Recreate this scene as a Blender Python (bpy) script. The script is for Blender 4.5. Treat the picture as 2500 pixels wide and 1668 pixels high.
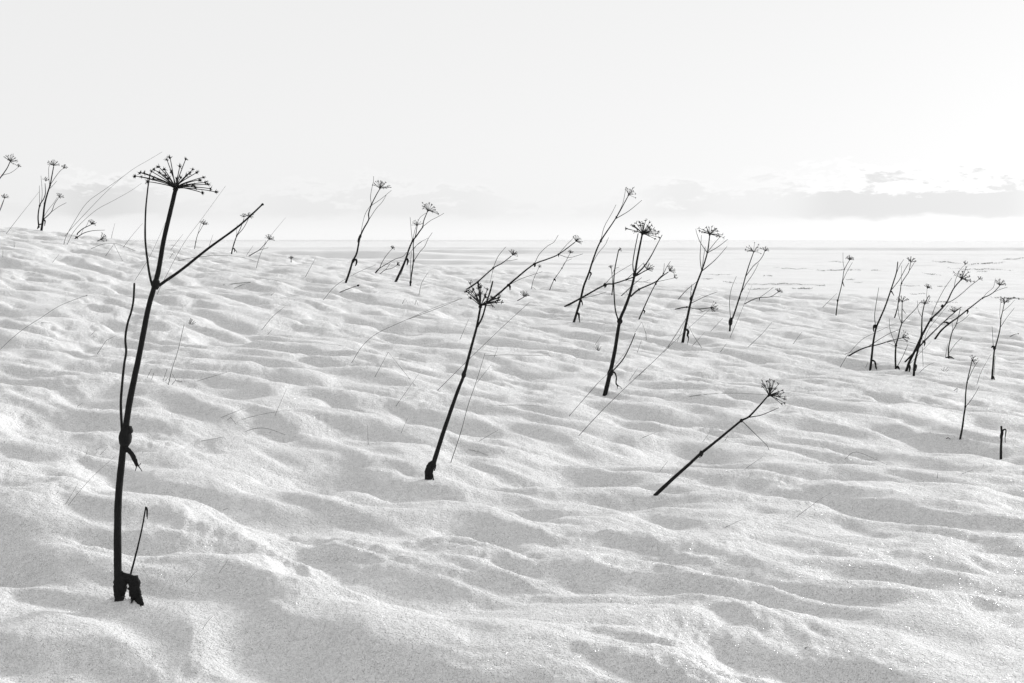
import bpy, math, random
import numpy as np

scene = bpy.context.scene
for o in list(bpy.data.objects):
    bpy.data.objects.remove(o)
col = scene.collection
random.seed(7)

# ------------------------------------------------------------------ camera
FPX = 3472.0                       # focal length in photograph pixels (50 mm on full frame)
CAM_Z = 1.2
PITCH = math.atan((834.0 - 587.0) / FPX)
cd = bpy.data.cameras.new('camera')
cd.sensor_width = 36.0
cd.lens = 36.0 * FPX / 2500.0
cd.clip_start = 0.05
cd.clip_end = 60000.0
cam = bpy.data.objects.new('camera', cd)
cam.location = (0, 0, CAM_Z)
cam.rotation_euler = (math.pi / 2 - PITCH, 0, 0)
col.objects.link(cam)
scene.camera = cam

# ------------------------------------------------------------------ sky, sun, exposure
SUN_EL = math.radians(16.5)
SUN_AZ = math.radians(46.0)        # to the right of the view direction
EXPOSURE = 0.0
SKY_STRENGTH = 0.085
SUN_STRENGTH = 3.3
VEIL = 9.2                         # thin even cloud veil over the whole sky

w = bpy.data.worlds.new('World')
scene.world = w
w.use_nodes = True
nt = w.node_tree
nt.nodes.clear()
N = nt.nodes.new
L = nt.links.new


def math_node(tree, op, a, b=None, clamp=False):
    n = tree.nodes.new('ShaderNodeMath')
    n.operation = op
    n.use_clamp = clamp
    for i, v in enumerate((a, b)):
        if v is None:
            continue
        if isinstance(v, (int, float)):
            n.inputs[i].default_value = v
        else:
            tree.links.new(v, n.inputs[i])
    return n.outputs[0]


def map_range(tree, v, a, b, c, d, smooth=True):
    n = tree.nodes.new('ShaderNodeMapRange')
    n.interpolation_type = 'SMOOTHSTEP' if smooth else 'LINEAR'
    n.inputs['From Min'].default_value = a
    n.inputs['From Max'].default_value = b
    n.inputs['To Min'].default_value = c
    n.inputs['To Max'].default_value = d
    tree.links.new(v, n.inputs['Value'])
    return n.outputs['Result']


sky = N('ShaderNodeTexSky')
sky.sky_type = 'NISHITA'
sky.sun_disc = False
sky.sun_elevation = SUN_EL
sky.sun_rotation = SUN_AZ
sky.air_density = 1.0
sky.dust_density = 1.0
bw = N('ShaderNodeRGBToBW')
L(sky.outputs[0], bw.inputs[0])
geo = N('ShaderNodeTexCoord')
sep = N('ShaderNodeSeparateXYZ')
L(geo.outputs['Generated'], sep.inputs[0])
az = math_node(nt, 'ARCTAN2', sep.outputs['X'], sep.outputs['Y'])
el = math_node(nt, 'ARCSINE', sep.outputs['Z'])
# low cumulus bank all round the horizon: flat bases, billowing tops with bright edges
CLOUD_SHIFT = 0.2


def cloud_noise(fa, fe, shift, detail, rough, dist):
    c = N('ShaderNodeCombineXYZ')
    L(math_node(nt, 'ADD', math_node(nt, 'MULTIPLY', az, fa), shift), c.inputs[0])
    L(math_node(nt, 'MULTIPLY', el, fe), c.inputs[1])
    n = N('ShaderNodeTexNoise')
    n.inputs['Scale'].default_value = 1.0
    n.inputs['Detail'].default_value = detail
    n.inputs['Roughness'].default_value = rough
    n.inputs['Distortion'].default_value = dist
    L(c.outputs[0], n.inputs['Vector'])
    return n.outputs['Fac']


big = cloud_noise(5.0, 0.0, CLOUD_SHIFT, 1.0, .5, 0.0)            # how high the bank stands
puff = cloud_noise(26.0, 70.0, 4.0, 9.0, .60, .35)                # the billows
fine = cloud_noise(120.0, 330.0, 9.0, 6.0, .65, .3)
top = map_range(nt, big, 0.32, 0.58, 0.020, 0.047)
over = math_node(nt, 'DIVIDE', math_node(nt, 'SUBTRACT', top, el), 0.020)           # 1 deep inside, below 0 above
over = math_node(nt, 'ADD', over, math_node(nt, 'MULTIPLY', math_node(nt, 'SUBTRACT', puff, 0.5), 3.7))
over = math_node(nt, 'ADD', over, math_node(nt, 'MULTIPLY', math_node(nt, 'SUBTRACT', fine, 0.5), 1.4))
basel = math_node(nt, 'ADD', el, math_node(nt, 'MULTIPLY', math_node(nt, 'SUBTRACT', puff, 0.5), 0.020))
lo = map_range(nt, basel, 0.0130, 0.0190, 0.0, 1.0)
amount = map_range(nt, big, 0.46, 0.60, 0.12, 1.0)
dark = math_node(nt, 'MULTIPLY', math_node(nt, 'MULTIPLY', map_range(nt, over, 0.22, 0.62, 0.0, 1.0), lo), amount)
rim = math_node(nt, 'MULTIPLY', map_range(nt, over, -0.12, 0.12, 0.0, 1.0), map_range(nt, over, 0.16, 0.50, 1.0, 0.0))
rim = math_node(nt, 'MULTIPLY', math_node(nt, 'MULTIPLY', rim, lo), amount)
glow = map_range(nt, el, 0.0, 0.022, 1.12, 1.0)
# the veil scatters forward: it is brighter in the half of the sky that holds the sun
dot = N('ShaderNodeVectorMath')
dot.operation = 'DOT_PRODUCT'
L(geo.outputs['Generated'], dot.inputs[0])
dot.inputs[1].default_value = (math.sin(SUN_AZ) * math.cos(SUN_EL), math.cos(SUN_AZ) * math.cos(SUN_EL), math.sin(SUN_EL))
veil = map_range(nt, dot.outputs['Value'], -0.35, 0.45, 0.60 * VEIL, VEIL)
base = math_node(nt, 'ADD', math_node(nt, 'MULTIPLY', bw.outputs[0], 0.22), veil)
fac = math_node(nt, 'ADD', math_node(nt, 'MULTIPLY', dark, -0.16), math_node(nt, 'MULTIPLY', rim, 0.06))
fac = math_node(nt, 'MULTIPLY', math_node(nt, 'ADD', fac, 1.0), glow)
base = math_node(nt, 'MULTIPLY', base, fac)
bg = N('ShaderNodeBackground')
bg.inputs['Strength'].default_value = SKY_STRENGTH
L(base, bg.inputs['Color'])
wo = N('ShaderNodeOutputWorld')
L(bg.outputs[0], wo.inputs['Surface'])

sd = bpy.data.lights.new('sun', 'SUN')
sd.energy = SUN_STRENGTH
sd.angle = math.radians(10.0)
sd.color = (1, 1, 1)
sun = bpy.data.objects.new('sun', sd)
# the lamp's -Z axis points away from the sun
sun.rotation_euler = (math.pi / 2 - SUN_EL, 0, math.pi - SUN_AZ)
sun.location = (60, 90, 50)
col.objects.link(sun)

scene.view_settings.view_transform = 'Standard'
scene.view_settings.look = 'None'
scene.view_settings.exposure = EXPOSURE
scene.view_settings.gamma = 1.0
scene.view_settings.use_curve_mapping = False

# ------------------------------------------------------------------ terrain height field
_rng = np.random.RandomState(11)
_perm = _rng.permutation(4096)
_gang = _rng.rand(4096) * 2 * np.pi
_gx, _gy = np.cos(_gang), np.sin(_gang)


def perlin(x, y, seed=0):
    xi = np.floor(x).astype(np.int64)
    yi = np.floor(y).astype(np.int64)
    xf, yf = x - xi, y - yi
    u = xf * xf * xf * (xf * (xf * 6 - 15) + 10)
    v = yf * yf * yf * (yf * (yf * 6 - 15) + 10)

    def g(ix, iy, dx, dy):
        h = _perm[(_perm[(ix + seed * 131) & 4095] + iy) & 4095]
        return _gx[h] * dx + _gy[h] * dy
    a = g(xi, yi, xf, yf)
    b = g(xi + 1, yi, xf - 1, yf)
    c = g(xi, yi + 1, xf, yf - 1)
    d = g(xi + 1, yi + 1, xf - 1, yf - 1)
    return ((a + (b - a) * u) * (1 - v) + (c + (d - c) * u) * v) * 1.5


def sstep(a, b, x):
    t = np.clip((x - a) / (b - a), 0, 1)
    return t * t * (3 - 2 * t)


def px_ray(u, v):
    """photograph pixel -> world direction with y = 1"""
    x, z = (u - 1250.0) / FPX, -(v - 834.0) / FPX
    c, s = math.cos(PITCH), math.sin(PITCH)
    dy, dz = c + z * s, z * c - s
    return np.array([x / dy, 1.0, dz / dy])


# where the slope runs: (pixel, metres ahead)
_ctl = [(292, 1458, 4.2), (1049, 1169, 6.9), (1600, 1208, 6.3), (1477, 964, 9.2), (2444, 1121, 7.6),
        (2344, 1070, 8.7), (2422, 925, 12.5), (2125, 901, 13.2), (2231, 917, 12.8), (2041, 769, 22),
        (1667, 836, 14.2), (1781, 808, 15.5), (1401, 786, 14.8), (1379, 748, 17), (844, 689, 16.5),
        (966, 688, 17.5), (565, 620, 25), (101, 562, 22), (608, 625, 26), (475, 608, 28),
        (1250, 1668, 3.4), (2400, 1640, 3.5), (100, 1668, 3.3), (50, 950, 8.0), (650, 950, 8.6),
        (60, 700, 13.5), (450, 750, 13.0), (1000, 820, 12.0), (1900, 980, 9.8)]
_A, _B = [], []
for (u, v, d) in _ctl:
    p = px_ray(u, v) * d
    X, Y = p[0], p[1]
    _A.append([1, X, Y, X * Y, X * X, Y * Y, X * X * Y * .1, Y * Y * X * .1])
    _B.append(p[2])
_A, _B = np.array(_A), np.array(_B)
_cf = np.linalg.solve(_A.T @ _A + np.diag([0, 0, 0, .5, 2, 2, 2, 2.]), _A.T @ _B)
PLAIN = -8.0


def soft_clip(x, lo, hi, k):
    x = lo + k * np.logaddexp(0, (x - lo) / k)
    return hi - k * np.logaddexp(0, (hi - x) / k)


def slope_base(x, y):
    X, Y = soft_clip(x, -13, 9, .8), soft_clip(y, 1.5, 29, .8)
    c = _cf
    return c[0] + c[1] * X + c[2] * Y + c[3] * X * Y + c[4] * X * X + c[5] * Y * Y + c[6] * X * X * Y * .1 + c[7] * Y * Y * X * .1


_ca, _sa = math.cos(math.radians(-36)), math.sin(math.radians(-36))


def hummocks(x, y):
    # snow lying over tussocks: low rounded mounds drawn out along the lie of the slope
    wx = x + .11 * perlin(x * 1.5, y * 1.5, 5) + .04 * perlin(x * 4.1, y * 4.1, 17)
    wy = y + .11 * perlin(x * 1.5 + 31, y * 1.5, 6) + .04 * perlin(x * 4.1 + 5, y * 4.1, 18)
    a = wx * _ca + wy * _sa          # along the ridges
    b = -wx * _sa + wy * _ca         # across the ridges
    h = .070 * perlin(a * .42, b * .75, 1)
    n = perlin(a * 1.25, b * 2.75, 2)
    h = h + .062 * n - .030 * np.abs(n)
    n = perlin(a * 2.5 + 9, b * 5.6, 3)
    h = h + .031 * n - .017 * np.abs(n)
    m = np.clip(.55 + .8 * perlin(x * 1.1 + 3, y * 1.1, 10), 0, 1)
    n = perlin(a * 4.6, b * 12.5 + 7, 9)
    h = h + (.0100 * n - .0052 * np.abs(n)) * (.25 + m)
    h = h + (.0036 * perlin(a * 15, b * 22, 4) + .0026 * perlin(a * 30, b * 38, 7)) * (.25 + 1.1 * m)
    return h


def ground(x, y):
    x = np.asarray(x, float)
    y = np.asarray(y, float)
    r = np.hypot(x, y)
    ang = np.arctan2(x, np.maximum(y, 1e-6))
    edge = 26 + 4 * np.clip(-ang / .35, -1, 1) + 1.6 * perlin(ang * 5, 0 * ang, 8)
    wgt = sstep(edge, edge + 40, r)
    near = slope_base(x, y) + hummocks(x, y) * (1 - sstep(60, 110, r))
    # the flat land below: long low swells and banks lying across the view
    pl = PLAIN + .55 * perlin(x * .006, y * .018, 12) + .26 * perlin(x * .028, y * .10, 13) + (.24 * perlin(x * .05, y * .20, 14) + .12 * perlin(x * .16, y * .62, 23)) * (1 - .6 * sstep(400, 900, r))
    pl = pl + .5 * perlin(x * .0012, y * .004, 15) * sstep(500, 1500, r)
    for (d, hgt, face, back, a0, a1, rest) in ((395, .7, 4, 60, -.10, .06, .25), (452, 1.7, 4, 70, -.15, .04, .15), (520, .8, 3.5, 60, -.30, .02, .2), (605, 3.5, 6.5, 150, -.40, -.05, .10),
                                               (700, 1.0, 6, 90, -.10, .02, .3), (830, 2.6, 7, 160, -.40, .05, .25), (1150, 2.6, 16, 500, -.6, .6, .9)):
        dd = r - d - .012 * d * perlin(ang * 5 + d, 0 * ang, 16) - .004 * d * perlin(ang * 40 + d, 0 * ang, 19)
        k = rest + (1 - rest) * sstep(a0 - .05, a0 + .05, ang) * (1 - sstep(a1 - .05, a1 + .07, ang))
        pl = pl + hgt * k * sstep(-face, 0, dd) * (1 - sstep(0, back, dd))
    return CAM_Z + near * (1 - wgt) + pl * wgt


_dn = math.radians(25.5)
_rr = np.concatenate([np.linspace(.3, 2.6, 30, endpoint=False), np.geomspace(2.6, 32, 540, endpoint=False),
                      np.geomspace(32, 110, 60, endpoint=False), np.geomspace(110, 370, 290, endpoint=False), np.geomspace(370, 1250, 330, endpoint=False), np.geomspace(1250, 30000, 45)])
_aa = np.concatenate([np.linspace(-_dn, _dn, 800), np.linspace(_dn, 2 * math.pi - _dn, 150)[1:-1]])
_R, _A2 = np.meshgrid(_rr, _aa, indexing='ij')
_GX, _GY = _R * np.sin(_A2), _R * np.cos(_A2)
_GZ = ground(_GX.ravel(), _GY.ravel()).reshape(_GX.shape)


def hit(u, v, rmin=1.2, rmax=45.0):
    """distance ahead (y) at which the ray through a pixel meets the ground sheet, or None"""
    d = px_ray(u, v)
    a = math.atan(d[0])
    f = min(max((a + _dn) / (2 * _dn) * 799, 0), 798.999)
    i = int(f)
    hz = _GZ[:, i] * (1 - f + i) + _GZ[:, i + 1] * (f - i)
    yy = _rr * math.cos(a)
    z = CAM_Z + d[2] * yy - hz
    k = np.nonzero((z <= 0) & (_rr > rmin))[0]
    if len(k) == 0 or _rr[k[0]] > rmax:
        return None
    k = k[0]
    p, q = z[k - 1], z[k]
    if p <= 0:
        return yy[k]
    return yy[k - 1] + (yy[k] - yy[k - 1]) * p / (p - q)


def at(u, v, depth):
    p = px_ray(u, v) * depth
    p[2] += CAM_Z
    return p


# ------------------------------------------------------------------ materials
def new_mat(name):
    m = bpy.data.materials.new(name)
    m.use_nodes = True
    return m, m.node_tree, m.node_tree.nodes['Principled BSDF']


def noise(tree, vec, scale, detail=3.0, rough=.55):
    n = tree.nodes.new('ShaderNodeTexNoise')
    n.inputs['Scale'].default_value = scale
    n.inputs['Detail'].default_value = detail
    n.inputs['Roughness'].default_value = rough
    if vec is not None:
        tree.links.new(vec, n.inputs['Vector'])
    return n.outputs['Fac']


def snow_material():
    m, t, b = new_mat('snow')
    tc = t.nodes.new('ShaderNodeTexCoord').outputs['Object']
    # old granular snow: faint differences in grain, with tiny shadows between grains painted in
    v1 = t.nodes.new('ShaderNodeTexVoronoi')
    v1.inputs['Scale'].default_value = 150
    t.links.new(tc, v1.inputs['Vector'])
    v2 = t.nodes.new('ShaderNodeTexVoronoi')
    v2.inputs['Scale'].default_value = 60
    t.links.new(tc, v2.inputs['Vector'])
    g1 = t.nodes.new('ShaderNodeSeparateColor')
    t.links.new(v1.outputs['Color'], g1.inputs[0])
    g2 = t.nodes.new('ShaderNodeSeparateColor')
    t.links.new(v2.outputs['Color'], g2.inputs[0])
    v3 = t.nodes.new('ShaderNodeTexVoronoi')
    v3.inputs['Scale'].default_value = 27
    t.links.new(tc, v3.inputs['Vector'])
    g3 = t.nodes.new('ShaderNodeSeparateColor')
    t.links.new(v3.outputs['Color'], g3.inputs[0])
    gsum = math_node(t, 'ADD', math_node(t, 'MULTIPLY', g1.outputs[0], .48), math_node(t, 'MULTIPLY', g2.outputs[0], .36))
    gsum = math_node(t, 'ADD', gsum, math_node(t, 'MULTIPLY', g3.outputs[0], .16))
    t.links.new(map_range(t, gsum, 0.1, .9, .81, .99, False), b.inputs['Base Color'])
    b.inputs['Roughness'].default_value = .62
    b.inputs['Specular IOR Level'].default_value = .15
    # relief of the grains and crust
    prev = None
    for sc, dist, stg in ((18, .014, .7), (50, .011, .9), (120, .0085, 1.0), (270, .0044, 1.0)):
        bp = t.nodes.new('ShaderNodeBump')
        bp.inputs['Distance'].default_value = dist
        bp.inputs['Strength'].default_value = stg
        t.links.new(noise(t, tc, sc, 2, .6), bp.inputs['Height'])
        if prev is not None:
            t.links.new(prev, bp.inputs['Normal'])
        prev = bp.outputs[0]
    t.links.new(prev, b.inputs['Normal'])
    # loose crystals, each a small mirror at its own angle
    vo = t.nodes.new('ShaderNodeTexVoronoi')
    vo.inputs['Scale'].default_value = 210
    t.links.new(tc, vo.inputs['Vector'])
    sub = t.nodes.new('ShaderNodeVectorMath')
    sub.operation = 'SUBTRACT'
    t.links.new(vo.outputs['Color'], sub.inputs[0])
    sub.inputs[1].default_value = (.5, .5, .5)
    scl = t.nodes.new('ShaderNodeVectorMath')
    scl.operation = 'SCALE'
    scl.inputs['Scale'].default_value = 2.2
    t.links.new(sub.outputs[0], scl.inputs[0])
    add = t.nodes.new('ShaderNodeVectorMath')
    add.operation = 'ADD'
    t.links.new(scl.outputs[0], add.inputs[0])
    t.links.new(prev, add.inputs[1])
    nor = t.nodes.new('ShaderNodeVectorMath')
    nor.operation = 'NORMALIZE'
    t.links.new(add.outputs[0], nor.inputs[0])
    gl = t.nodes.new('ShaderNodeBsdfGlossy')
    gl.inputs['Roughness'].default_value = .12
    gl.inputs['Color'].default_value = (1, 1, 1, 1)
    t.links.new(nor.outputs[0], gl.inputs['Normal'])
    ss = t.nodes.new('ShaderNodeSeparateColor')
    t.links.new(vo.outputs['Color'], ss.inputs[0])
    sel = map_range(t, ss.outputs[2], .86, .88, 0.0, .15)
    mx = t.nodes.new('ShaderNodeMixShader')
    t.links.new(sel, mx.inputs[0])
    t.links.new(b.outputs[0], mx.inputs[1])
    t.links.new(gl.outputs[0], mx.inputs[2])
    t.links.new(mx.outputs[0], t.nodes['Material Output'].inputs['Surface'])
    return m


def dark_material(name, lo, hi, scale):
    m, t, b = new_mat(name)
    tc = t.nodes.new('ShaderNodeTexCoord').outputs['Object']
    cr = t.nodes.new('ShaderNodeMapRange')
    cr.inputs['To Min'].default_value = lo
    cr.inputs['To Max'].default_value = hi
    t.links.new(noise(t, tc, scale, 4, .65), cr.inputs['Value'])
    t.links.new(cr.outputs[0], b.inputs['Base Color'])
    b.inputs['Roughness'].default_value = .85
    b.inputs['Specular IOR Level'].default_value = .15
    bp = t.nodes.new('ShaderNodeBump')
    bp.inputs['Distance'].default_value = .002
    bp.inputs['Strength'].default_value = .6
    t.links.new(noise(t, tc, scale * 3, 3, .6), bp.inputs['Height'])
    t.links.new(bp.outputs[0], b.inputs['Normal'])
    return m


M_SNOW = snow_material()
M_STEM = dark_material('weathered_stem', .008, .022, 60)
M_LEAF = dark_material('withered_leaf', .007, .024, 90)
M_GRASS = dark_material('dry_grass', .08, .15, 40)
M_FAR = dark_material("far_grass_and_shade", .10, .18, 3)

# ------------------------------------------------------------------ the ground sheet
def build_ground():
    nr, na = len(_rr), len(_aa)
    X, Y, Z = _GX, _GY, _GZ
    co = np.stack([X, Y, Z], -1).reshape(-1, 3)
    co = np.vstack([co, [[0, 0, float(ground(np.array([0.]), np.array([0.]))[0])]]])
    i = np.arange(nr - 1)[:, None] * na
    j = np.arange(na)[None, :]
    k = (np.arange(na)[None, :] + 1) % na
    q = np.stack([i + j, i + na + j, i + na + k, i + k], -1).reshape(-1, 4)
    tri = np.stack([np.full(na, nr * na), np.arange(na), (np.arange(na) + 1) % na], -1)
    me = bpy.data.meshes.new('snow_field')
    me.vertices.add(len(co))
    me.vertices.foreach_set('co', co.ravel())
    nl = q.size + tri.size
    me.loops.add(nl)
    me.loops.foreach_set('vertex_index', np.concatenate([q.ravel(), tri.ravel()]).astype(np.int32))
    me.polygons.add(len(q) + len(tri))
    st = np.concatenate([np.arange(len(q)) * 4, q.size + np.arange(len(tri)) * 3]).astype(np.int32)
    me.polygons.foreach_set('loop_start', st)
    me.polygons.foreach_set('use_smooth', np.ones(len(st), bool))
    me.update(calc_edges=True)
    me.validate()
    # face up
    if me.polygons[len(q) // 2].normal.z < 0:
        me.flip_normals()
    me.materials.append(M_SNOW)
    o = bpy.data.objects.new('snow_field', me)
    o['kind'] = 'structure'
    o['label'] = 'hummocky snow covered slope falling away to a flat white plain'
    col.objects.link(o)
    return o


build_ground()


# ------------------------------------------------------------------ mesh helpers
def smooth_path(pts, sub):
    """Catmull-Rom through rows of numbers"""
    P = np.array(pts, float)
    if len(P) < 3 or sub < 2:
        return P
    Q = np.vstack([2 * P[0] - P[1], P, 2 * P[-1] - P[-2]])
    out = []
    for i in range(1, len(Q) - 2):
        a, b, c, d = Q[i - 1], Q[i], Q[i + 1], Q[i + 2]
        for k in range(sub):
            t = k / sub
            out.append(.5 * ((2 * b) + (c - a) * t + (2 * a - 5 * b + 4 * c - d) * t * t + (3 * b - a - 3 * c + d) * t ** 3))
    out.append(P[-1])
    return np.array(out)


class Mesh:
    def __init__(self):
        self.v, self.f = [], []

    def tube(self, pts, rad, sides=6, flat=1.0, rough=0.0, rng=random):
        pts = np.array(pts, float)
        n = len(pts)
        tan = np.gradient(pts, axis=0)
        tan /= np.linalg.norm(tan, axis=1)[:, None] + 1e-12
        ref = np.array([0, 1.0, 0])
        if abs(tan[0] @ ref) > .9:
            ref = np.array([1.0, 0, 0])
        b0 = len(self.v)
        for i in range(n):
            u = np.cross(tan[i], ref)
            u /= np.linalg.norm(u) + 1e-12
            w_ = np.cross(u, tan[i])
            ref = w_
            for k in range(sides):
                a = 2 * math.pi * k / sides
                r = rad[i] * (1 + rough * (rng.random() - .5) * 2)
                self.v.append(tuple(pts[i] + r * (math.cos(a) * u + flat * math.sin(a) * w_)))
        for i in range(n - 1):
            for k in range(sides):
                p, q = b0 + i * sides + k, b0 + i * sides + (k + 1) % sides
                self.f.append((p, q, q + sides, p + sides))
        self.f.append(tuple(b0 + k for k in reversed(range(sides))))
        self.f.append(tuple(b0 + (n - 1) * sides + k for k in range(sides)))

    def seed(self, c, axis, ln, wd):
        """small pointed oval"""
        c, axis = np.array(c), np.array(axis) / (np.linalg.norm(axis) + 1e-12)
        r = np.array([.3, .5, .8]) if abs(axis[2]) > .8 else np.array([0, 0, 1.0])
        u = np.cross(axis, r)
        u /= np.linalg.norm(u)
        w_ = np.cross(axis, u)
        b = len(self.v)
        self.v.append(tuple(c - axis * ln * .5))
        for k in range(5):
            a = 2 * math.pi * k / 5
            self.v.append(tuple(c + (math.cos(a) * u + math.sin(a) * w_) * wd * .5))
        self.v.append(tuple(c + axis * ln * .5))
        for k in range(5):
            k2 = (k + 1) % 5
            self.f.append((b, b + 1 + k2, b + 1 + k))
            self.f.append((b + 6, b + 1 + k, b + 1 + k2))

    def build(self, name, mat, parent=None, base=None):
        me = bpy.data.meshes.new(name)
        v = np.array(self.v)
        if base is not None:
            v = v - np.array(base)
        me.from_pydata([tuple(p) for p in v], [], self.f)
        me.polygons.foreach_set('use_smooth', [True] * len(me.polygons))
        me.materials.append(mat)
        o = bpy.data.objects.new(name, me)
        col.objects.link(o)
        if parent is not None:
            o.parent = parent
        return o


_hc = {}


def hit_c(u, v):
    k = (round(u), round(v))
    if k not in _hc:
        _hc[k] = hit(*k)
    return _hc[k]


def front(u, v, d, clear=.012):
    """keep a point of a stalk in front of the snow surface seen through it"""
    h = hit_c(u, v)
    return d if h is None else min(d, h - clear)


def rnd_unit(rng):
    z = rng.uniform(-1, 1)
    a = rng.uniform(0, 2 * math.pi)
    s = math.sqrt(1 - z * z)
    return np.array([s * math.cos(a), s * math.sin(a), z])


def make_umbel(root, base, rng, c, depth, um, big):
    """umbel: (cx, cy, radius px, axis degrees, number of rays[, max angle]) or (cx, cy, [tips])"""
    s = depth / FPX
    cx, cy = um[0], um[1]
    C = at(cx, cy, depth)
    hub = Mesh()
    explicit = isinstance(um[2], list)
    if explicit:
        tips = []
        R = max(math.hypot(u - cx, v - cy) for u, v in um[2])
        for i, (u, v) in enumerate(um[2]):
            d2 = math.hypot(u - cx, v - cy)
            dz = math.sqrt(max(R * R * .92 - d2 * d2, 0)) * (1 if i % 2 else -1) * rng.uniform(.75, 1)
            tips.append(at(u, v, depth + dz * s))
        ax = sum(tips) / len(tips) - C
        if not big:                     # finer rays between the main ones
            for T in list(tips):
                if rng.random() < .75:
                    tips.append(C + (T - C) * rng.uniform(.62, 1.0) + rnd_unit(rng) * R * s * .13)
    else:
        R, ang, n = um[2], math.radians(um[3]), int(um[4] * 1.4)
        mx = math.radians(um[5] if len(um) > 5 else 74)
        ax = np.array([math.cos(ang), rng.uniform(-.25, .25), math.sin(ang)])
        ax /= np.linalg.norm(ax)
        u1 = np.cross(ax, [0, 1, 0.01])
        u1 /= np.linalg.norm(u1)
        u2 = np.cross(ax, u1)
        tips = []
        for i in range(n):
            th = mx * math.sqrt((i + .5) / n) * rng.uniform(.9, 1.08)
            ph = i * 2.39996 + rng.uniform(-.3, .3)
            dr = math.cos(th) * ax + math.sin(th) * (math.cos(ph) * u1 + math.sin(ph) * u2)
            tips.append(C + dr * R * s * rng.uniform(.8, 1.06))
    ax = ax / np.linalg.norm(ax)
    px = max(R / 100.0, .16)            # seed size follows the umbel
    hw = (7.5 if big else max(R * .085, 1.3)) * s
    hub.tube([C - ax * hw * 1.0, C - ax * hw * .2, C + ax * hw * .35], [hw * .55, hw * .95, hw * .6], 8)
    separate = R >= 17
    um_mesh = hub
    rays, clusters = [], []
    for T in tips:
        dr = T - C
        ln = np.linalg.norm(dr)
        out = dr / ln
        # rays leave the hub along the axis and bend outward
        m1 = C + (out * .45 + ax * .10) * ln * .5 + rnd_unit(rng) * ln * .015
        m2 = C + (out * .93 + ax * .035) * ln * .8
        path = smooth_path([C, m1, m2, T], 3)
        rw = (1.25 if big else max(R * .017, .42)) * s
        rm = Mesh() if separate else um_mesh
        rm.tube(path, np.linspace(rw * 1.15, rw * .72, len(path)), 5 if big else 4)
        cm = Mesh() if big else rm
        nped = rng.randint(11, 17) if big else rng.randint(4, 6)
        pl = (9.5 if big else max(R * .13, 1.9)) * s
        bw_ = (3.0 if big else max(R * .052, .8)) * s * rng.uniform(.7, 1.2)
        cm.seed(T, out, bw_ * 2.1, bw_ * 1.9)
        for k in range(nped):
            q = rnd_unit(rng) + out * .75
            q /= np.linalg.norm(q)
            e = T + q * pl * rng.uniform(.45, 1.1)
            if big:
                cm.tube([T, (T + e) / 2 + rnd_unit(rng) * pl * .06, e], [.5 * s, .4 * s, .3 * s], 4)
                if rng.random() < .6:
                    cm.seed(T + (e - T) * rng.uniform(.2, .6), q, 4.6 * s, 2.7 * s)
            else:
                cm.tube([T, e], [max(R * .011, .34) * s] * 2, 3)
                if rng.random() < .6:
                    cm.seed(e, q, max(R * .065, 1.1) * s, max(R * .045, .8) * s)
        if separate:
            rays.append(rm)
        if big:
            clusters.append(cm)
    uo = um_mesh.build('umbel', M_STEM, root, base)
    for r in rays:
        r.build('ray', M_STEM, uo, base)
    for c_ in clusters:
        c_.build('seed_cluster', M_STEM, uo, base)
    return uo


PLANTS = []
GROUP = 'dead umbel plants standing in the snow'


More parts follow.
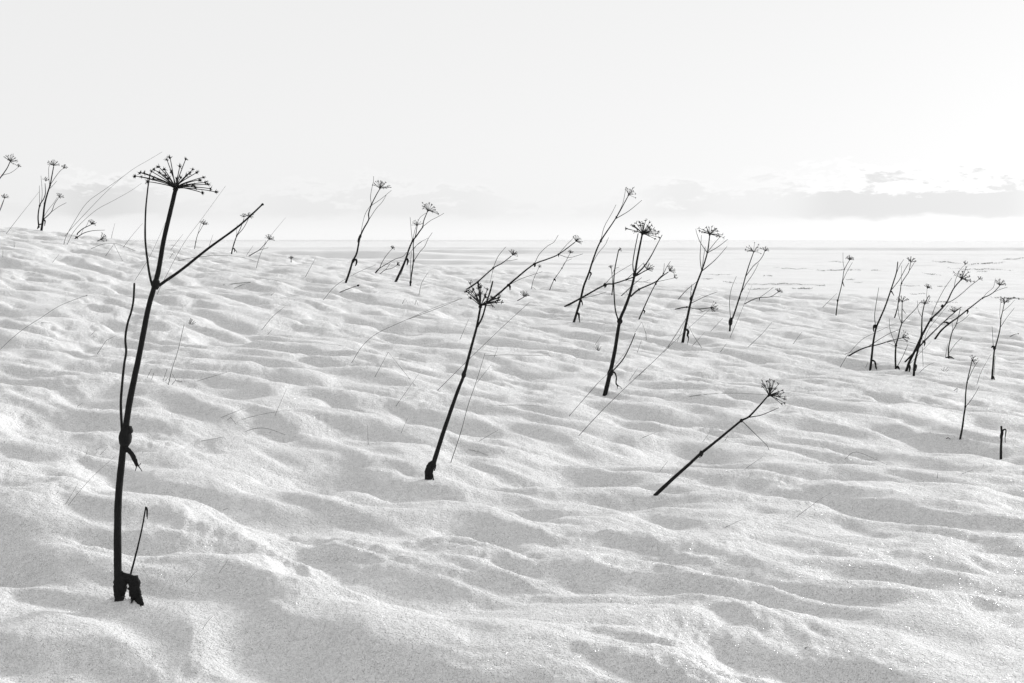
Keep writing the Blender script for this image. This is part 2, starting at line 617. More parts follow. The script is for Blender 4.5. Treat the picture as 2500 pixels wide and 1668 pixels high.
def plant(label, stem, w, branches=(), umbels=(), leaves=(), knots=(), big=False, lean=None, name='dried_umbel_plant', cat='plant', depth=None, group=GROUP):
    """stem: pixel path from the snow up; w: (width at foot, width at top) in pixels; branches: (path, w0, w1);
    leaves: (path of (x, y, width)); knots: (x, y, width, height)"""
    rng = random.Random(hash(label) & 0 or (stem[0][0] * 7919 + stem[0][1] * 131))
    u0, v0 = stem[0]
    d0 = depth or hit_c(u0, v0) or 26.0
    s = d0 / FPX
    base = at(u0, v0, d0)
    gz = float(ground(np.array([base[0]]), np.array([base[1]]))[0])
    root = bpy.data.objects.new(name, None)
    root.empty_display_size = .05
    root.location = base
    root['label'] = label
    root['category'] = cat
    if group:
        root['group'] = group
    col.objects.link(root)
    k = lean if lean is not None else rng.uniform(-.18, .18)
    P = smooth_path(stem, 5)
    run = np.concatenate([[0], np.cumsum(np.hypot(*(np.diff(P, axis=0).T)))])
    D = np.array([front(p[0], p[1], d0 + k * r * s) for p, r in zip(P, run)])
    D[0] = d0
    for _ in range(3):
        D[1:-1] = np.minimum(D[1:-1], (D[:-2] + D[2:]) / 2 * .5 + D[1:-1] * .5)
    pts = [at(p[0], p[1], d) for p, d in zip(P, D)]
    t = run / run[-1]
    rad = [(w[0] + (w[1] - w[0]) * x ** .9) * .5 * s for x in t]
    # the foot goes on down into the snow
    dn = pts[0] - pts[1]
    dn = dn / (np.linalg.norm(dn) + 1e-9)
    foot = pts[0] + (dn * .35 + np.array([0, 0, -1.0])) * .055
    pts = [foot] + pts
    rad = [rad[0]] + rad
    m = Mesh()
    m.tube(pts, rad, 10 if w[0] > 6 else 7, rough=.045, rng=rng)
    # low rings where leaf stalks were
    for (kx, ky, kw, kh) in knots:
        dk = D[np.argmin(np.hypot(P[:, 0] - kx, P[:, 1] - ky))]
        c = at(kx, ky, dk)
        up_ = np.array([.15, 0, 1.0])
        hh = kh * .5 * s
        m.tube([c - up_ * hh, c - up_ * hh * .5, c, c + up_ * hh * .55, c + up_ * hh],
               [kw * .3 * s, kw * .46 * s, kw * .5 * s, kw * .42 * s, kw * .27 * s], 9, rough=.12, rng=rng)
    m.build('stem', M_STEM, root, base)

    # where a branch starts it takes the depth of the nearest wood
    known = [(P, D)]

    def depth_at(x, y):
        best = None
        for (PP, DD) in known:
            dd = np.hypot(PP[:, 0] - x, PP[:, 1] - y)
            i = int(np.argmin(dd))
            if best is None or dd[i] < best[0]:
                best = (dd[i], DD[i])
        return best[1]
    for bi, (bp, w0, w1) in enumerate(branches):
        Q = smooth_path(bp, 4)
        r = np.concatenate([[0], np.cumsum(np.hypot(*(np.diff(Q, axis=0).T)))])
        kk = rng.uniform(.15, .55) * (1 if rng.random() < .5 else -1)
        ds = depth_at(*bp[0])
        DD = np.array([front(p[0], p[1], ds + kk * x * s) for p, x in zip(Q, r)])
        known.append((Q, DD))
        bm_ = Mesh()
        tt = r / r[-1]
        bm_.tube([at(p[0], p[1], d) for p, d in zip(Q, DD)], [max(w0 + (w1 - w0) * x, .75) * .5 * s for x in tt], 6, rough=.06, rng=rng)
        bm_.build('branch', M_STEM, root, base)
    for um in umbels:
        make_umbel(root, base, rng, None, depth_at(um[0], um[1]), um, big)
    for lf in leaves:
        Q = smooth_path(lf, 4)
        ds = depth_at(lf[0][0], lf[0][1]) - max(w) * .2 * s
        lm = Mesh()
        lm.tube([at(q[0], q[1], front(q[0], q[1], ds - rng.uniform(0, .4) * s, .006)) for q in Q], [max(q[2], .7) * .5 * s for q in Q], 8, flat=.45, rough=.16, rng=rng)
        lm.build('withered_leaf', M_LEAF, root, base)
    PLANTS.append(root)
    return root


def stalk(pts, w=1.25, label=None, group='dry grass stalks sticking out of the snow', name='grass_stalk', knob=0, tone=None):
    rng = random.Random(pts[0][0] * 31 + pts[0][1] * 17)
    u0, v0 = pts[0]
    d0 = hit_c(u0, v0) or 26.0
    s = d0 / FPX
    base = at(u0, v0, d0)
    Q = smooth_path(pts, 1 if ('V shaped' in label or 'folded' in label) else 4)
    r = np.concatenate([[0], np.cumsum(np.hypot(*(np.diff(Q, axis=0).T)))])
    k = rng.uniform(-.35, .35)
    P3 = []
    for q, x in zip(Q, r):
        P3.append(at(q[0], q[1], front(q[0], q[1], d0 + k * x * s, .006) if x > 0 else d0))
    P3 = [P3[0] + np.array([0, .004, -.045])] + P3
    w = w * .88
    rad = [w * .5 * s] + [w * (1 - .5 * x / r[-1]) * .5 * s for x in r]
    m = Mesh()
    m.tube(P3, rad, 5)
    if knob:
        m.seed(P3[-1], P3[-1] - P3[-2], knob * 1.6 * s, knob * s)
    o = m.build(name, M_GRASS if tone is None else tone, None, base)
    o.location = base
    o['label'] = label
    o['category'] = 'grass' if name.startswith('grass') else 'twig'
    o['group'] = group
    return o


# ------------------------------------------------------------------ the plants (photograph pixels, foot first)
plant('tall thick black umbel plant with knotted stem and forked top, biggest of all',
      [(292, 1460), (288, 1409), (287, 1301), (289, 1219), (296, 1138), (305, 1062), (317.6, 975), (340, 867), (361, 758), (377, 699), (387.5, 658), (399, 590), (415, 521), (428, 465)],
      (21, 10.5),
      [([(298, 1053), (295, 987), (298, 942), (303, 891), (308, 859), (306, 828), (311, 792), (320.5, 761), (326, 732), (328, 692)], 7, 5.5),
       ([(372, 698), (365, 670), (358.5, 624), (355, 590), (354.4, 555), (356, 509), (360, 468), (363, 445), (366.6, 424)], 6.2, 3.6),
       ([(384, 700), (405.6, 685), (447, 656), (506.7, 608), (564, 566.7), (596, 541), (640, 500)], 8, 4),
       ([(317, 1410), (327, 1372), (337, 1333), (348, 1284), (356, 1237)], 5, 3.6)],
      [(428.6, 461, [(331, 430), (343, 422), (353, 423), (346, 432), (370, 419), (376, 414), (388, 408), (391, 422), (401, 414), (408, 391), (415, 386), (418, 421),
                     (439, 407), (453, 390), (470, 415), (464, 423), (480, 422), (496, 433), (486, 440), (508, 451), (513.5, 461), (526, 469), (494, 471), (454, 453),
                     (470, 452), (375, 437), (361, 444), (412.5, 436), (442, 434), (454, 429), (431, 436), (500, 446), (406, 428), (476, 458)])],
      [[(290, 1396, 19), (294, 1418, 31), (293, 1438, 34), (292, 1452, 28), (291, 1466, 24)],
       [(299, 1405, 16), (316, 1411, 21), (330, 1417, 19)],
       [(324, 1407, 24), (327, 1420, 29), (328, 1436, 31), (331, 1452, 32), (335, 1463, 31), (341, 1471, 24), (350, 1477, 6)],
       [(300, 1052, 14), (298, 1070, 18), (303, 1090, 16), (311, 1098, 14), (319, 1105, 13), (328, 1121, 12), (335, 1137, 9)],
       [(336, 1462, 8), (341, 1473, 5), (345, 1482, 1.5)], [(326, 1455, 9), (323, 1466, 6), (320, 1473, 2)], [(284, 1420, 7), (279, 1436, 5), (280, 1455, 3)], [(298, 1440, 9), (303, 1450, 5), (300, 1463, 2)],
       [(335, 1134, 4), (333, 1141, 2.5), (330, 1150, 1.8)], [(335, 1134, 4), (341, 1142, 2.5), (347, 1151, 2)], [(334, 1136, 3), (340, 1136, 2), (344, 1131, 1.4)],
       [(356, 1238, 5), (359, 1245, 5), (359, 1258, 3.5), (360, 1268, 1.5)], [(638, 502, 4), (641, 499, 6), (644, 501, 2)]],
      [(306, 1066, 32, 52), (380, 694, 21, 26), (314, 1050, 22, 20)], big=True, lean=.04)

plant('leaning umbel plant with twin top stalks and swollen sheath at its foot',
      [(1049.4, 1170), (1052, 1150), (1059, 1129.6), (1079, 1066), (1099, 1007), (1118.7, 951.6), (1132.5, 916), (1146, 864.6), (1158, 821), (1165, 793), (1173, 750)],
      (12.5, 5),
      [([(1165, 799), (1178, 773.6), (1188, 738), (1196, 714), (1203, 687)], 4.4, 3.6)],
      [(1173, 748, [(1139, 712), (1147.5, 692.5), (1156, 708), (1168, 696.5), (1171, 702), (1190, 707), (1184, 722), (1217.6, 728), (1225.5, 738), (1213.6, 734), (1205.7, 730),
                    (1210, 738), (1194, 738), (1174, 718), (1163, 722), (1145, 716)])],
      [[(1059, 1127, 9), (1050, 1137, 15), (1046, 1152, 17), (1045, 1171, 15)], [(1053, 1149, 5), (1056, 1160, 3.5), (1058.5, 1172, 3)], [(1041, 1142, 4), (1039, 1155, 4), (1040, 1171, 3)], [(1061, 1128, 6), (1063, 1138, 5), (1060, 1150, 2)]],
      [(1132.5, 914, 11.5, 18)], lean=.05)

plant('straight umbel plant tilted low over the snow with sparse open head and drooping thread',
      [(1600, 1209), (1640, 1171.4), (1677.8, 1137.8), (1711.5, 1107), (1749.4, 1076.7), (1783, 1049), (1810.4, 1027), (1828, 1017.8), (1850.4, 994.7), (1875.6, 966)],
      (10, 3.6),
      [([(1829, 1019), (1854.6, 1014.7), (1875.6, 1007), (1901, 995.7)], 2.6, 1.2), ([(1812, 1028), (1842, 1057.8), (1871.4, 1087), (1876.7, 1098)], 1.9, 1.0)],
      [(1876.7, 966, [(1861, 930.5), (1863, 939), (1871.4, 931.6), (1879.8, 928.4), (1888, 930.5), (1882, 941), (1900, 939), (1892.5, 950.5), (1909, 953.7), (1900, 957), (1910, 960),
                      (1915.6, 969.4), (1914.6, 973.6), (1903, 968.4), (1895.6, 972.6), (1914.6, 984), (1877.7, 950.5)])],
      [[(1716, 1103, 5), (1714, 1112, 3), (1707, 1118, 1.2)]], [(1711.5, 1107, 11, 13), (1810, 1027, 8, 9)], lean=.10)

plant('tall umbel plant with dense round seed head, two side arms and a curled root-like leaf',
      [(1477, 964.5), (1487.5, 919), (1501, 857), (1513, 784.5), (1525, 753.5), (1537.4, 719), (1549.5, 671), (1556.4, 629.5), (1567.7, 574)],
      (11.5, 4),
      [([(1512, 788), (1503, 760), (1499.5, 722.5), (1498.5, 688), (1501, 657), (1506.4, 629.5), (1510.5, 610.5)], 3.6, 2.6),
       ([(1549, 672), (1545, 646.7), (1549.5, 612), (1558, 570)], 2.8, 2), ([(1550, 673), (1570, 653.6), (1587, 629.5), (1604.6, 596.7), (1616.6, 573.7)], 4, 1.6),
       ([(1491, 911), (1518.5, 881), (1535.7, 850), (1551, 813.8)], 3.4, 2.2)],
      [(1568.4, 571.6, [(1528.8, 559), (1543.6, 550), (1553, 545), (1561.5, 542.6), (1576, 539), (1586, 543), (1580.5, 552), (1591, 550), (1596, 559), (1605, 570), (1601, 572.6),
                        (1609.7, 580.5), (1546, 554), (1556, 560.6), (1563, 550), (1584, 567.5), (1589, 562), (1572, 547), (1570, 560.6), (1599, 563), (1550, 565)]),
       (1511, 610, 7, 20, 6)],
      [[(1492.6, 906.8, 6), (1501, 911, 4), (1505, 922, 3.2), (1504, 936, 3.6), (1510, 943, 3)], [(1506, 938, 2.5), (1508, 949, 1.2)], [(1509, 942, 2.5), (1514, 944, 1.4), (1518.5, 950, 1)]],
      [(1513, 784, 14, 12), (1490, 910, 15, 18), (1549.5, 671, 9, 10)])

plant('tall slender umbel plant bending right with a small sparse tuft on top',
      [(1401, 787), (1408, 764), (1417, 733), (1425.5, 698), (1437.5, 667), (1449.6, 629.5), (1467, 588), (1504.7, 531), (1534, 478)], (6.2, 2),
      [([(1505.4, 533), (1532, 517.5), (1549.5, 504), (1567, 489)], 1.8, 1), ([(1467.5, 585), (1475.4, 553.7), (1492.6, 522.7), (1504, 500)], 1.4, .9),
       ([(1503, 533), (1520, 498.6), (1528, 459)], 1.4, .9), ([(1443, 650), (1460, 619), (1477, 598.5), (1485.7, 580.5)], 1.3, .9)],
      [(1534, 477, [(1529, 459), (1547, 458), (1551, 483), (1533, 462), (1539, 464), (1551, 474), (1547, 468), (1544, 461)])],
      [[(1439, 664, 4), (1443, 668, 4), (1440, 676, 2.5), (1437, 684, 1.4)], [(1409, 764, 5), (1413.4, 768, 5), (1414, 778, 3), (1415.5, 787, 1.5)], [(1418, 732, 4), (1421, 738, 3.5), (1422.7, 746, 1.5)]],
      [(1467, 588, 5.5, 8), (1504.7, 531, 4.5, 7)])

plant('thin stem lying over at a slant across the slender tall plant, knobbed midway',
      [(1379, 749), (1417, 729), (1475.4, 696.6), (1497.8, 693), (1528.8, 683), (1553, 674), (1576, 660.5)], (5.2, 2.4),
      [([(1529, 683), (1553, 660.5), (1570, 643)], 1.6, .9), ([(1475.4, 696), (1498, 672.5), (1542.6, 645)], 1.4, .9), ([(1528, 683), (1566.7, 688.7), (1587, 683)], 1.3, .8),
       ([(1553, 672), (1575, 662), (1597.7, 650)], 2, 1.5), ([(1422, 728), (1450, 722), (1480.6, 713)], 1.1, .8)],
      [(1579, 659, 17, 55, 16)], [[(1475, 692, 5), (1479, 697, 5), (1476, 703, 2)]], [(1475.4, 696.6, 6.5, 7), (1528.8, 683, 4.5, 5)])

plant('twin stem growing at a slant beside the dense headed tall plant, with a feathery head',
      [(1539, 725), (1560, 707), (1597.7, 690), (1618, 674), (1632, 664)], (4.5, 2.2), [([(1600, 689), (1623, 684), (1646, 679)], 1.2, .8)],
      [(1634, 662, 14, 40, 14), (1646, 678, 8, 30, 7)], [], [(1560, 707, 6, 6)])
plant('thin upright stem crossing the slanted twin stem, bare forked tip',
      [(1560, 780), (1570, 757), (1584, 726), (1601, 693), (1618, 671), (1627, 653.6), (1637, 638)], (3.6, 1.2), [([(1601, 693), (1608, 680), (1622, 668)], 1.6, 1), ([(1618, 671), (1621, 655), (1622, 643)], 1.1, .8)],
      [], [[(1570, 757, 3.5), (1574, 760, 3.5), (1572, 766, 1.5)]], [(1601, 693, 4.5, 6)])
plant('short thin bare stick behind the left arm of the dense headed plant', [(1494, 720), (1496, 695), (1492.6, 653.6)], (2.8, 1.2), [([(1495, 668), (1502, 656), (1512, 652)], 1, .7)], [(1491, 654, 6, 100, 6)], depth=None)
plant('faint short forked twiglet between the two slanted stems', [(1516.7, 723), (1539, 702), (1566.7, 677.7)], (2.4, 1), [([(1530, 711), (1531, 716), (1534, 721)], 1, .8)], [])

plant('umbel plant with wide flat head and four long bare side arms in a vase shape',
      [(1666.6, 836.5), (1672, 806), (1679.6, 769), (1688, 732.5), (1700, 695.6), (1714, 659), (1727, 616.5), (1732.8, 574)], (7.4, 2.4),
      [([(1727.5, 616), (1743.6, 595), (1761, 575)], 1.5, 1), ([(1728, 617), (1752, 603.5), (1776.5, 584.6)], 1.9, 1), ([(1726.5, 617), (1710, 592.6), (1702.4, 574), (1698.5, 559)], 2, .9),
       ([(1713, 661), (1709.3, 632.8), (1710.6, 602.4), (1712.6, 574)], 2.2, .9), ([(1714.5, 657), (1717.6, 628.4), (1722, 602.4)], 1.7, .9), ([(1714, 662), (1741.4, 639), (1758.8, 621), (1774.6, 602.4)], 2.4, 1),
       ([(1688, 729), (1686.8, 715), (1689.4, 693.5)], 2, 1), ([(1689, 740), (1713, 728), (1732.8, 719.5), (1751, 713)], 1.5, .9)],
      [(1733, 573, [(1706.7, 557), (1709, 564), (1724, 556), (1738, 553.6), (1744.7, 559), (1751, 564.5), (1763, 573), (1766, 580), (1750, 578), (1717.6, 561), (1731, 555), (1741, 563), (1754, 572), (1714, 568), (1728, 561), (1757, 577)])],
      [[(1675, 804, 5), (1680, 809, 6), (1678.5, 819, 5), (1681, 826, 2.5), (1678, 842, .9)]], [(1687.5, 729, 8, 10), (1727, 616.5, 4.5, 6)])
plant('thin stem lying almost flat behind the vase shaped plant, crumpled head at its right end',
      [(1649, 755), (1676.4, 749.8), (1691.6, 753.7), (1706.7, 754.6), (1732.8, 752)], (3, 2), [([(1706.7, 755), (1715.4, 760.7), (1722, 759)], 1.6, 1)], [(1734, 751.6, 18, 0, 13, 62)], [], [(1677, 750, 4.5, 5)])
plant('short slanting twig behind the vase shaped plant', [(1655.8, 731), (1676, 708.6), (1700, 689)], (2.2, 1), [], [])
plant('umbel plant with twin heads and a striped swollen knob near its foot',
      [(1781.5, 809), (1783.7, 786.7), (1789, 776), (1797.8, 750), (1805.4, 726), (1813, 702), (1820.6, 674), (1830, 643.6), (1840, 616)], (4.8, 2),
      [([(1820, 676), (1839, 650), (1853, 638), (1862.8, 624), (1867, 613)], 1.8, 1.5), ([(1808, 718), (1821.6, 693.5), (1832.5, 678), (1843, 661), (1852, 642.5)], 1.6, 1), ([(1784, 783), (1781, 737), (1786, 704), (1797.8, 675)], 1.5, .9)],
      [(1840, 615.4, [(1820.6, 609), (1823, 603), (1842, 593.7), (1852, 598), (1856, 607), (1857, 618.6), (1829, 601), (1834, 606), (1848, 604), (1850, 613), (1826, 614)]), (1868, 613, 10, 70, 10)],
      [[(1785, 779, 5), (1781, 787, 5), (1781, 795, 2)]], [(1784, 785, 10, 19), (1805.4, 728, 5, 6)])
plant('small low plant lying right with a bent neck, beside the twin headed plant', [(1818, 742), (1836.8, 732.5), (1854, 727), (1880, 725), (1899, 714)], (2.4, 1.3),
      [([(1854, 727), (1871.5, 715), (1885.6, 704)], 1.1, .8), ([(1881, 725), (1895, 724), (1907, 722.7)], 1, .7)], [(1900, 713, 10, 60, 10)], [[(1854, 727, 3), (1854.5, 734, 1.2)]])

plant('lone thin forked umbel plant standing against the far plain', [(2041, 770), (2045.5, 734.4), (2052, 708.4), (2056.8, 686.7), (2059.6, 665), (2061.8, 657.5), (2068, 645.5), (2073.7, 635.8)], (2.9, 1.3),
      [([(2061.8, 658), (2058.5, 641), (2058, 617)], 1.1, .7), ([(2057, 687.5), (2067, 665), (2081, 641)], 1.3, .8)], [(2074, 635, 11, 80, 11)], [[(2056.5, 686, 3), (2058, 692, 2.5), (2061, 700, 1)]], [(2045, 734, 5, 6)])
plant('tall bare topped stem with an elbow bend and dangling leaf at its foot',
      [(2124.7, 902.5), (2128, 873), (2132, 836), (2138.8, 801.6), (2149.6, 775.6), (2161.5, 747.4), (2173.5, 712.7), (2182, 686.7), (2188.6, 665), (2192, 639)], (6, 2.4),
      [([(2137, 797), (2135.5, 769), (2138.8, 743), (2143, 717), (2145.7, 702)], 2, .9), ([(2174.5, 710), (2195, 684.6), (2208, 660.7), (2219, 642)], 2, 1.3), ([(2185, 677), (2196, 650), (2206.6, 633.6)], 1.5, .9)],
      [], [[(2174, 710, 4), (2178, 714, 3), (2182.6, 722, 1.2)], [(2138, 794, 5), (2133, 797, 5), (2133, 810, 2)], [(2128, 880, 5), (2135.5, 883, 4), (2138.8, 897, 4), (2140, 902, 2)]], [(2138, 797, 8, 9)])
plant('thin upright plant with small dense head behind the bare topped stem',
      [(2184, 776), (2191, 752), (2195, 725.8), (2198.4, 708.4), (2201, 692), (2211.4, 674.8), (2219, 663), (2223, 642)], (3, 1.5), [([(2218, 664), (2227, 650), (2235, 636)], 1.3, .9), ([(2201, 693), (2200.6, 675), (2201, 650)], .9, .7)],
      [(2223.8, 640.8, 14, 80, 14)], [], [(2201, 692, 4, 5), (2195, 735, 4, 7)])
plant('upright plant with a star of spiky rays and a long right arm, among the clump',
      [(2187, 901), (2186, 871), (2187.6, 843), (2193, 823), (2197, 804), (2201.6, 788.6), (2202, 764.8), (2202.7, 738.8)], (5, 1.8),
      [([(2201, 790), (2194, 769), (2194, 747)], 1.5, .9), ([(2202, 790), (2219, 771), (2234, 756), (2246, 738.8)], 2, 1.2), ([(2187, 843), (2176.7, 816.8), (2172.4, 801.6), (2171, 777.8)], 1.5, .8), ([(2189, 898), (2203.8, 871), (2216.8, 840.7)], 1.6, 1)],
      [(2202.7, 738, 16, 88, 13)], [[(2188, 898, 5), (2192, 896, 6), (2196, 902, 3)], [(2203, 754, 1.5), (2207, 760, 1.5), (2211, 766, 1)]], [(2187.3, 843, 6.5, 8)])
plant('drooping branched stem leaning over to the right in front of the elbowed stem', [(2071.6, 869.5), (2095.4, 855.9), (2119, 847), (2147.4, 840.7), (2173.5, 832), (2201.6, 825.5)], (4, 1.8),
      [([(2119, 847), (2152, 825.5), (2173.5, 813.6), (2196, 805)], 1.7, 1), ([(2165, 835), (2201.6, 832), (2236, 839.6)], 1.4, .9), ([(2062, 866), (2072, 861), (2082, 859)], 1, .8), ([(2166, 836), (2190, 848), (2212, 854)], .9, .7)], [(2203, 825, 17, 25, 14)])
plant('thick stem leaning far right from the clump with a large ragged head', [(2212.5, 906.5), (2221, 882), (2234, 856), (2247, 827.7), (2258, 806), (2273, 780), (2292.7, 760.5), (2311, 738.8), (2327.4, 706), (2345.8, 683.5)], (7, 2.6),
      [([(2329, 703), (2334, 680), (2344.7, 658.5), (2355.6, 646.6)], 1.4, .9), ([(2311, 739), (2325, 734), (2347, 718), (2368.6, 698.7), (2390, 682.4)], 1.9, 1.2), ([(2272, 782), (2282, 751.8), (2303.6, 708.4), (2324, 679)], 1.6, 1),
       ([(2347, 682), (2356, 672), (2364, 665)], 1.4, 1.3), ([(2347, 682), (2353, 667), (2359, 653)], 1.4, 1.3)],
      [(2347, 682.4, [(2329.6, 666), (2332, 672), (2344.7, 669.4), (2350, 663), (2366.4, 676), (2362, 686.7), (2377, 687.8), (2364, 665), (2359, 653), (2340, 664), (2357, 681), (2369, 683)]), (2356, 645, 7, 65, 7), (2390, 682, 8, 40, 7)],
      [[(2216, 890, 6), (2221, 896, 6), (2220, 908, 2.5)], [(2303, 745, 5), (2299, 748, 5), (2302, 752, 2)]], [(2273, 780, 8, 9), (2311, 739, 5.5, 6)])
plant('second leaning stem crossing low out of the clump beneath the thick one', [(2210, 883.5), (2238.5, 853.7), (2255.9, 834), (2279.7, 810), (2303.6, 786.5), (2329.6, 763.7), (2347, 749.6)], (4.5, 1.8),
      [([(2304, 786), (2316, 779), (2330, 776)], 1.2, .8), ([(2256, 834), (2266, 806), (2290, 775), (2315, 745)], 1, .7)], [(2329, 762.5, 14, 100, 12)], [[(2255, 833, 6), (2258, 838, 4), (2256, 846, 1.5)]], [(2256, 834, 7, 7)])
plant('long leaning stem with hooked leaf and round head at far right of the clump', [(2282, 828.5), (2297, 808), (2316.6, 790.8), (2338, 775.6), (2360, 758), (2379.4, 743), (2399, 728), (2414, 721.4), (2427, 712.7), (2440, 698.7)], (5, 1.8),
      [([(2399, 728), (2409.8, 715), (2425, 702), (2430.4, 680)], 1.1, .7), ([(2427, 713), (2444.5, 706), (2459.7, 701)], 1.1, .8)], [(2440.5, 697.5, 16, 75, 13)],
      [[(2360, 758, 5), (2363, 760, 4.5), (2361, 767, 1.5)], [(2316, 790, 6), (2310, 787, 4), (2303, 788, 1.5)]], [(2399, 728, 4, 5)])
plant('upright dark stem standing through the middle of the clump, hooked tip', [(2231, 917.5), (2233, 888), (2240.7, 856), (2248, 827.7), (2250.4, 795), (2251.5, 771), (2257, 743), (2263.4, 730), (2267, 723)], (6.2, 1.8),
      [([(2251, 775), (2241.8, 758), (2239.6, 734.4)], 1.3, .8), ([(2263, 731), (2262.5, 719), (2263.4, 706)], 1.1, .9), ([(2266, 724), (2269, 722), (2270, 727), (2267, 733)], 1.6, 1.4), ([(2252, 800), (2251.5, 838.5), (2253.7, 894)], 1.2, .8)],
      [(2257.6, 743, 12, 85, 11), (2264, 704, 10, 60, 10)], [[(2232, 890, 6), (2237, 894, 5), (2235, 906, 2)]], [(2248.5, 825, 7, 9)])
plant('small bent shrubby stalk with a tuft of stubs at its foot', [(2316.6, 875), (2315.5, 853.7), (2319.8, 829.8), (2325, 810), (2335, 790.8), (2344.7, 754)], (3.6, 1.4),
      [([(2335, 791), (2351, 782), (2366.4, 768)], 1.4, .8), ([(2325, 811), (2325, 795), (2324, 777.8)], 1.2, .7), ([(2308, 874), (2311, 855), (2314.4, 838.5)], 1.2, .8), ([(2317, 862), (2331.7, 840.7), (2349, 824)], 1.1, .7)],
      [], [[(2316, 872, 4), (2322, 872, 3.5), (2329, 876, 1.5)], [(2316, 872, 4), (2311, 873, 3), (2307, 875, 1.5)]])
plant('upright plant with an open forked crown and hooked leaf knot, past the clump', [(2421.7, 926), (2424, 897), (2427, 860), (2431.5, 842.8), (2438, 819), (2442, 799.5), (2443.4, 780), (2447.7, 760.5), (2452, 741)], (5.2, 1.6),
      [([(2447.5, 761), (2464, 747.4), (2477, 733)], 1.1, .7), ([(2442, 800), (2459.7, 773.5), (2476.6, 752)], 1.3, .8), ([(2443, 786), (2441, 760.5), (2444.5, 730)], 1.1, .7), ([(2426, 852), (2424, 832), (2422, 797)], 1.3, .8), ([(2429.5, 868.9), (2428, 895), (2426, 923)], 1.3, 1)],
      [(2452, 740.5, [(2444.5, 726), (2443, 733), (2452, 727), (2459, 730), (2466, 729), (2476, 728), (2462, 737), (2448, 729)])], [[(2429, 848, 5), (2423, 846, 4.5), (2421, 850, 2)], [(2422, 920, 6), (2425, 922, 6), (2428, 927, 2)]], [(2428, 850, 7.5, 9)])
plant('thin plant with nodding broken head and one right twig, near the stump', [(2344, 1071.5), (2349, 1046.6), (2353.7, 1012), (2356.5, 993), (2357.5, 962.4), (2361, 933.7), (2367, 907), (2373, 881)], (5.2, 2),
      [([(2361.5, 932), (2372, 909), (2379.5, 894.5), (2389, 881)], 1.6, 1), ([(2357, 994), (2370, 977.7), (2381.4, 960.5), (2390.6, 943)], 1.7, .9), ([(2373, 880), (2377, 884), (2380, 890)], 2.2, 1.5)],
      [(2373, 880, 13, 40, 10, 80)], [], [(2356.7, 993, 5.5, 6), (2361, 934, 4, 6)])
plant('short thick broken stump with a thin hooked leaf hanging off it', [(2443.6, 1122), (2444, 1088.7), (2445.5, 1060), (2444.5, 1040)], (6.6, 5), [], [],
      [[(2446, 1060, 7), (2449, 1051, 4.5), (2454, 1048.5, 3.6), (2456, 1053, 3), (2453.7, 1069.6, 2), (2454.5, 1081, 1)]], [(2445.5, 1062, 8, 20)], name='dried_stump', cat='stump')

plant('wavy stemmed umbel plant with hanging leaf and cup shaped head on the ridge',
      [(844.5, 689.5), (853, 665), (861, 638.8), (870.4, 620), (875.5, 596), (879.6, 577.5), (887.8, 559), (900, 536.7), (900, 522), (907, 500), (918, 477.5), (927.5, 461)], (5.8, 2),
      [([(907, 500), (904.5, 481.6), (908, 459), (911.8, 443), (912, 430.6)], 1.3, .9), ([(908, 501), (930.6, 485.7), (955.5, 465)], 1.2, .8), ([(900.5, 537), (918, 510), (932.7, 494), (943, 476.5)], 1.3, .9), ([(906, 500), (892, 522), (884.7, 549), (880.6, 575.5)], 1.1, .9)],
      [(927.5, 460.6, [(914, 448), (918, 444), (924, 442.4), (930.6, 448), (940.8, 446), (935.7, 448), (946, 455), (953, 458), (950, 454), (938.7, 450), (911, 452), (928, 444), (944, 460), (932, 443)])],
      [[(881, 573, 5), (877, 582, 6), (874, 592, 3.5)], [(863, 636, 5), (870, 634, 4.5), (870.4, 643, 4), (867, 650, 1.5)]], [(862, 637, 7, 9), (880, 577, 5.5, 8), (907, 500, 4, 5)])
plant('dark slanting plant with umbrella shaped head crossing a paler upright one on the ridge',
      [(966, 688.5), (979.6, 659), (990.8, 632.7), (998, 610), (1007, 588.8), (1016, 577.5), (1024.5, 565), (1032, 554), (1034.7, 538.8), (1043.9, 516)], (6.4, 1.8),
      [([(1032, 554), (1051, 538.8), (1067, 530.6), (1083.7, 521)], 1.3, .8), ([(1007, 588), (1014, 559), (1024.5, 532.7), (1040.8, 520)], 1.2, .9), ([(1007, 588), (1004, 563), (1001.4, 530.6)], 1.3, .8), ([(994, 626), (1012, 604), (1032, 588)], 1, .7),
       ([(1002, 600), (996, 616), (992, 634), (978, 672)], 1.4, 1)],
      [(1044.5, 515, [(1031.6, 496), (1037.8, 500), (1042.9, 498), (1048, 497.6), (1059, 505), (1067, 518), (1069.4, 523.5), (1062, 512), (1053, 502), (1034, 505), (1056, 515)])],
      [[(992, 631, 5), (996, 637, 5), (993.5, 648, 1.5)]], [(1007, 588.8, 5, 6), (1032, 554, 3.6, 5)])
plant('paler upright plant with a bare spoked head beside the dark slanting one', [(1002, 697.5), (1004, 675.5), (1008, 649), (1010, 624.5), (1009, 594), (1015, 573.5), (1018.4, 552)], (4, 1.8),
      [([(1010, 638), (1024.5, 616), (1036.7, 602), (1045, 583.7), (1055.5, 568)], 1.6, .9), ([(1002.5, 688), (1002, 645), (1005, 614)], 1.3, .9), ([(1009, 610), (1022.4, 594), (1045, 581.6)], 1, .7)],
      [(1018.4, 551.5, 14, 92, 10, 80)], [], [(1002.5, 689, 6, 8), (1010.5, 637, 4, 5)])
plant('thin forked plant leaning right, left of the dark slanting one', [(917, 667), (926.5, 655), (932.7, 641), (942.9, 624.5), (957, 608)], (2.2, 1), [([(916, 666), (925.5, 656), (947, 643), (965, 632.7), (983.7, 626.5), (992.9, 616)], 2.2, 1)], [(957.5, 607, 6, 60, 8)])
